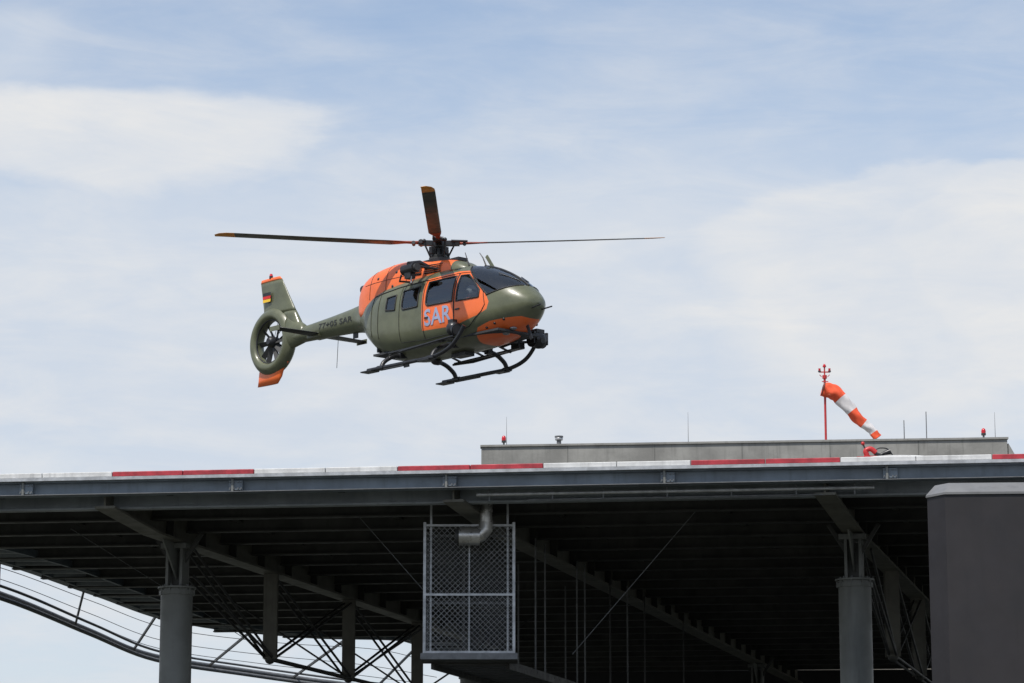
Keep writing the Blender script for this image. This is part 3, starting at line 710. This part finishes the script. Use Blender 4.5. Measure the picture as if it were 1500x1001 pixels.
rr_=[foil(np.interp(z,[-1.22,.12],[-5.38,-6.26]),np.interp(z,[-1.22,-.68,.12],[-7.30,-7.02,-7.18]),z,np.interp(z,[-1.22,-.6,.12],[.155,.10,.055])) for z in zs]
rr2=[r for r,z in zip(rr_,zs) if z>-.86]
fin.loft(rr2,olive)
fin.loft([foil(np.interp(z,[-1.42,-1.22,-.75],[-5.12,-5.38,-5.69]),-6.62+math.sqrt(max(.02,.72**2-(z+1.5)**2)),z,np.interp(z,[-1.42,-.75],[.17,.115])) for z in np.linspace(-1.42,-.80,9)],olive)
fl=[]
for q in np.linspace(0,1,10):
    xx=-5.2-.95*q; top=-1.30+.50*q**.8 ; bot=-1.68-.18*q; hw=.17+.02*q
    if xx<-6.0: break
    fl.append([(xx,hw*math.cos(a),(top+bot)/2+(top-bot)/2*math.sin(a)) for a in np.linspace(0,2*math.pi,24,endpoint=False)])
fin.loft(fl,olive)
capr=[foil(np.interp(q,[0,1],[-6.26,-6.36]),np.interp(q,[0,1],[-7.19,-7.16]),.12+q*.09,.058-.02*q) for q in(0,.5,1)]
fin.loft(capr,orange)
fin.loft([foil(-5.95,-7.15,-2.10,.14),foil(-6.15,-7.2,-2.26,.12),foil(-6.22,-7.22,-2.45,.09),foil(-6.38,-7.25,-2.62,.06)],orange)
fin.tube([(-6.75,0,.2),(-6.75,0,.27)],.05,black,n=12); fin.tube([(-6.75,0,.27),(-6.75,0,.33)],[.05,.03],redlens,n=12)
for s in(-1,1):
    for k,mm in enumerate((black,flagred,gold)):
        z=-.18-k*.085; yy=s*.104; fin.add([(-6.95,yy,z),(-6.62,yy,z),(-6.62,yy*1.06,z-.085),(-6.95,yy*1.06,z-.085)],[(0,1,2,3)],mm)
fin.obj('tail_fin',heli)
ta.tube([FC+Vector((0,-.17,0)),FC+Vector((0,-.12,0)),FC+Vector((0,.12,0))],[.08,.14,.14],black,n=20)
for k in range(10):
    a=2*math.pi*(k/10)+[0,.08,-.05,.06,-.07,.03,.1,-.04,.05,-.08][k]; dr=Vector((math.cos(a),0,math.sin(a))); tg=Vector((-math.sin(a),0,math.cos(a)))
    t1=tg*.05+Vector((0,.035,0)); th_=Vector((0,.012,0))
    p=FC+dr*.13; q=FC+dr*.55; ta.add([p-t1,p+t1,q+t1*1.1,q-t1*1.1,p-t1+th_,p+t1+th_,q+t1*1.1+th_,q-t1*1.1+th_],[(0,1,2,3),(4,7,6,5),(0,4,5,1),(1,5,6,2),(2,6,7,3),(3,7,4,0)],darksteel)
for a in(.4,1.3,2.2,3.1,4.,4.9,5.8): ta.beam(FC+Vector((math.cos(a)*.12,.1,math.sin(a)*.12)),FC+Vector((math.cos(a)*.57,.1,math.sin(a)*.57)),.05,.03,black,up=(0,1,0))
ta.obj('fenestron_tail_rotor',heli)
sb=MB()
def span(y,x0,x1,z): return [(x0+(x1-x0)*(1-(.5+.5*math.cos(a))),y,z+.028*math.sin(a)) for a in np.linspace(0,2*math.pi,20,endpoint=False)]
sb.loft([span(-1.4,-4.50,-4.86,-1.60),span(0,-4.42,-4.92,-1.60),span(1.4,-4.50,-4.86,-1.60)],black)
for s in(-1,1): sb.box((-4.70,s*1.41,-1.60),(.40,.02,.12),olive)
sb.box((-4.68,0,-1.62),(.5,.42,.1),olive)
sb.obj('stabiliser',heli)
ro=empty('main_rotor'); ro.parent=heli; ro.rotation_euler=(R(1.2),R(.7),-YAW)
rt=MB()
rt.tube([(0,0,-.62),(0,0,-.05)],[.13,.09],black,n=20); rt.tube([(0,0,-.10),(0,0,.02),(0,0,.10),(0,0,.14)],[.17,.19,.14,.05],black,n=24)
rt.tube([(0,0,-.42),(0,0,-.36)],.24,darksteel,n=24); rt.tube([(0,0,-.34),(0,0,-.30)],.20,darksteel,n=24); rt.tube([(0,0,-.60),(0,0,-.46)],[.30,.22],black,n=24)
for aa in(.4,1.5,2.6,3.7,4.8,5.9): rt.tube([(.3*math.cos(aa),.3*math.sin(aa),-.62),(.2*math.cos(aa+.2),.2*math.sin(aa+.2),-.38)],.03,black,n=8)
for aa in(0.8,2.37,3.94,5.5):
    rt.box((.22*math.cos(aa),.22*math.sin(aa),-.2),(.14,.1,.16),black,rot=aa)
rt.obj('rotor_mast',ro)
for ib,ang in enumerate((R(-.5),R(89.5),R(179.5),R(-90.7))):
    bl=MB(); dr=Vector((math.cos(ang),math.sin(ang),0)); ld=Vector((-dr.y,dr.x,0)); up_=Vector((0,0,1)); pt=R(8.5)
    def P(r,ch,th):
        cz=.030*r+.0012*r*r
        return dr*r+up_*cz+(ld*math.cos(pt)+up_*math.sin(pt))*ch+(up_*math.cos(pt)-ld*math.sin(pt))*th
    def rng(r,c0,c1,th):
        o_=[]
        for k in range(20):
            a=2*math.pi*k/20; u_=.5+.5*math.cos(a); x=c1+(c0-c1)*u_; o_.append(P(r,x,th*math.sin(a)*(.35+.65*u_**.5)))
        return o_
    secs=[(.42,.07,-.07,.05),(.6,.06,-.06,.045),(.8,.06,-.07,.035),(1.0,.09,-.15,.026),(1.2,.10,-.21,.022),(1.7,.10,-.21,.02),(3,.10,-.21,.018),(5.0,.10,-.21,.014)]
    bl.loft([rng(*q) for q in secs[:5]],bladered); bl.loft([rng(*q) for q in secs[4:]],bladem)
    bl.loft([rng(*q) for q in[(5.0,.10,-.21,.014),(5.2,.09,-.21,.013),(5.38,.03,-.21,.011),(5.5,-.08,-.22,.007)]],tipyel)
    bl.beam(P(.12,0,0),P(.5,0,0),.16,.12,black); bl.tube([P(.44,.13,0),P(.44,-.13,0)],.055,black,n=12); bl.tube([P(.62,.08,-.02),P(.62,-.08,-.02)],.045,darksteel,n=10)
    bl.tube([P(.35,.16,-.02),P(.35,.16,-.02)+Vector((0,0,-.05)),dr*.2+ld*.12+up_*-.36],.022,black,n=8); bl.ball(P(.36,.16,0),.05,black)
    bl.tube([P(.3,-.12,.06),P(.7,-.1,.04)],.03,black,n=8)
    bl.obj('rotor_blade',ro)
# ------------------------------------------------------------------ pilots
Hm=Matrix.Translation(HUB)@Matrix.Rotation(YAW,4,'Z')
def pilot(lx,ly,lz):
    vs=[];es=[];rs=[]
    def v(x,y,z,r,par=None):
        vs.append((x,y,z)); rs.append(r)
        if par is not None: es.append((par,len(vs)-1))
        return len(vs)-1
    pel=v(0,0,0,.14); sp1=v(-.03,0,.2,.14,pel); ch=v(-.03,0,.4,.155,sp1); nk=v(0,0,.54,.06,ch); hd=v(.03,0,.64,.085,nk); v(.03,0,.74,.08,hd)
    for s in(-1,1):
        sh=v(-.02,s*.19,.45,.065,ch); el_=v(.08,s*.25,.2,.05,sh); wr=v(.33,s*.19,.2,.033,el_); pm=v(.40,s*.18,.21,.035,wr)
        for kf in range(4):
            f1=v(.45,s*.18+(kf-1.5)*.021,.20,.010,pm); v(.47+.003*kf,s*.18+(kf-1.5)*.02,.175,.009,f1)
        v(.41,s*.14,.22,.011,pm)
        hp=v(.06,s*.1,-.02,.1,pel); kn=v(.45,s*.13,.06,.075,hp); ak=v(.62,s*.13,-.28,.05,kn); v(.74,s*.13,-.32,.045,ak)
    me_=bpy.data.meshes.new('pilot'); me_.from_pydata(vs,es,[]); o_=bpy.data.objects.new('pilot',me_); scene.collection.objects.link(o_)
    m_=o_.modifiers.new('skin','SKIN'); m_.use_smooth_shade=True
    for i,r_ in enumerate(rs): me_.skin_vertices[0].data[i].radius=(r_,r_)
    me_.skin_vertices[0].data[0].use_root=True
    ss=o_.modifiers.new('sub','SUBSURF'); ss.levels=1; ss.render_levels=1
    me_.materials.append(suit)
    o_.matrix_world=Hm@Matrix.Translation((lx,ly,lz))
    h=MB(); h.ball((.02,0,.70),.135,helm,sc=(1.05,.92,1.05)); h.ball((.075,0,.69),.105,black,sc=(.9,.95,.55)); h.ball((.10,0,.615),.05,skin,sc=(.8,1,.9))
    for s in(-1,1): h.ball((.01,s*.12,.66),.05,black,sc=(1,.5,1.1))
    h.tube([(.03,-.12,.63),(.13,-.04,.60)],.008,black,n=6)
    h.obj('helmet_and_face',o_)
pilot(1.66,-.42,-2.2); pilot(1.66,.42,-2.2)
print('done')
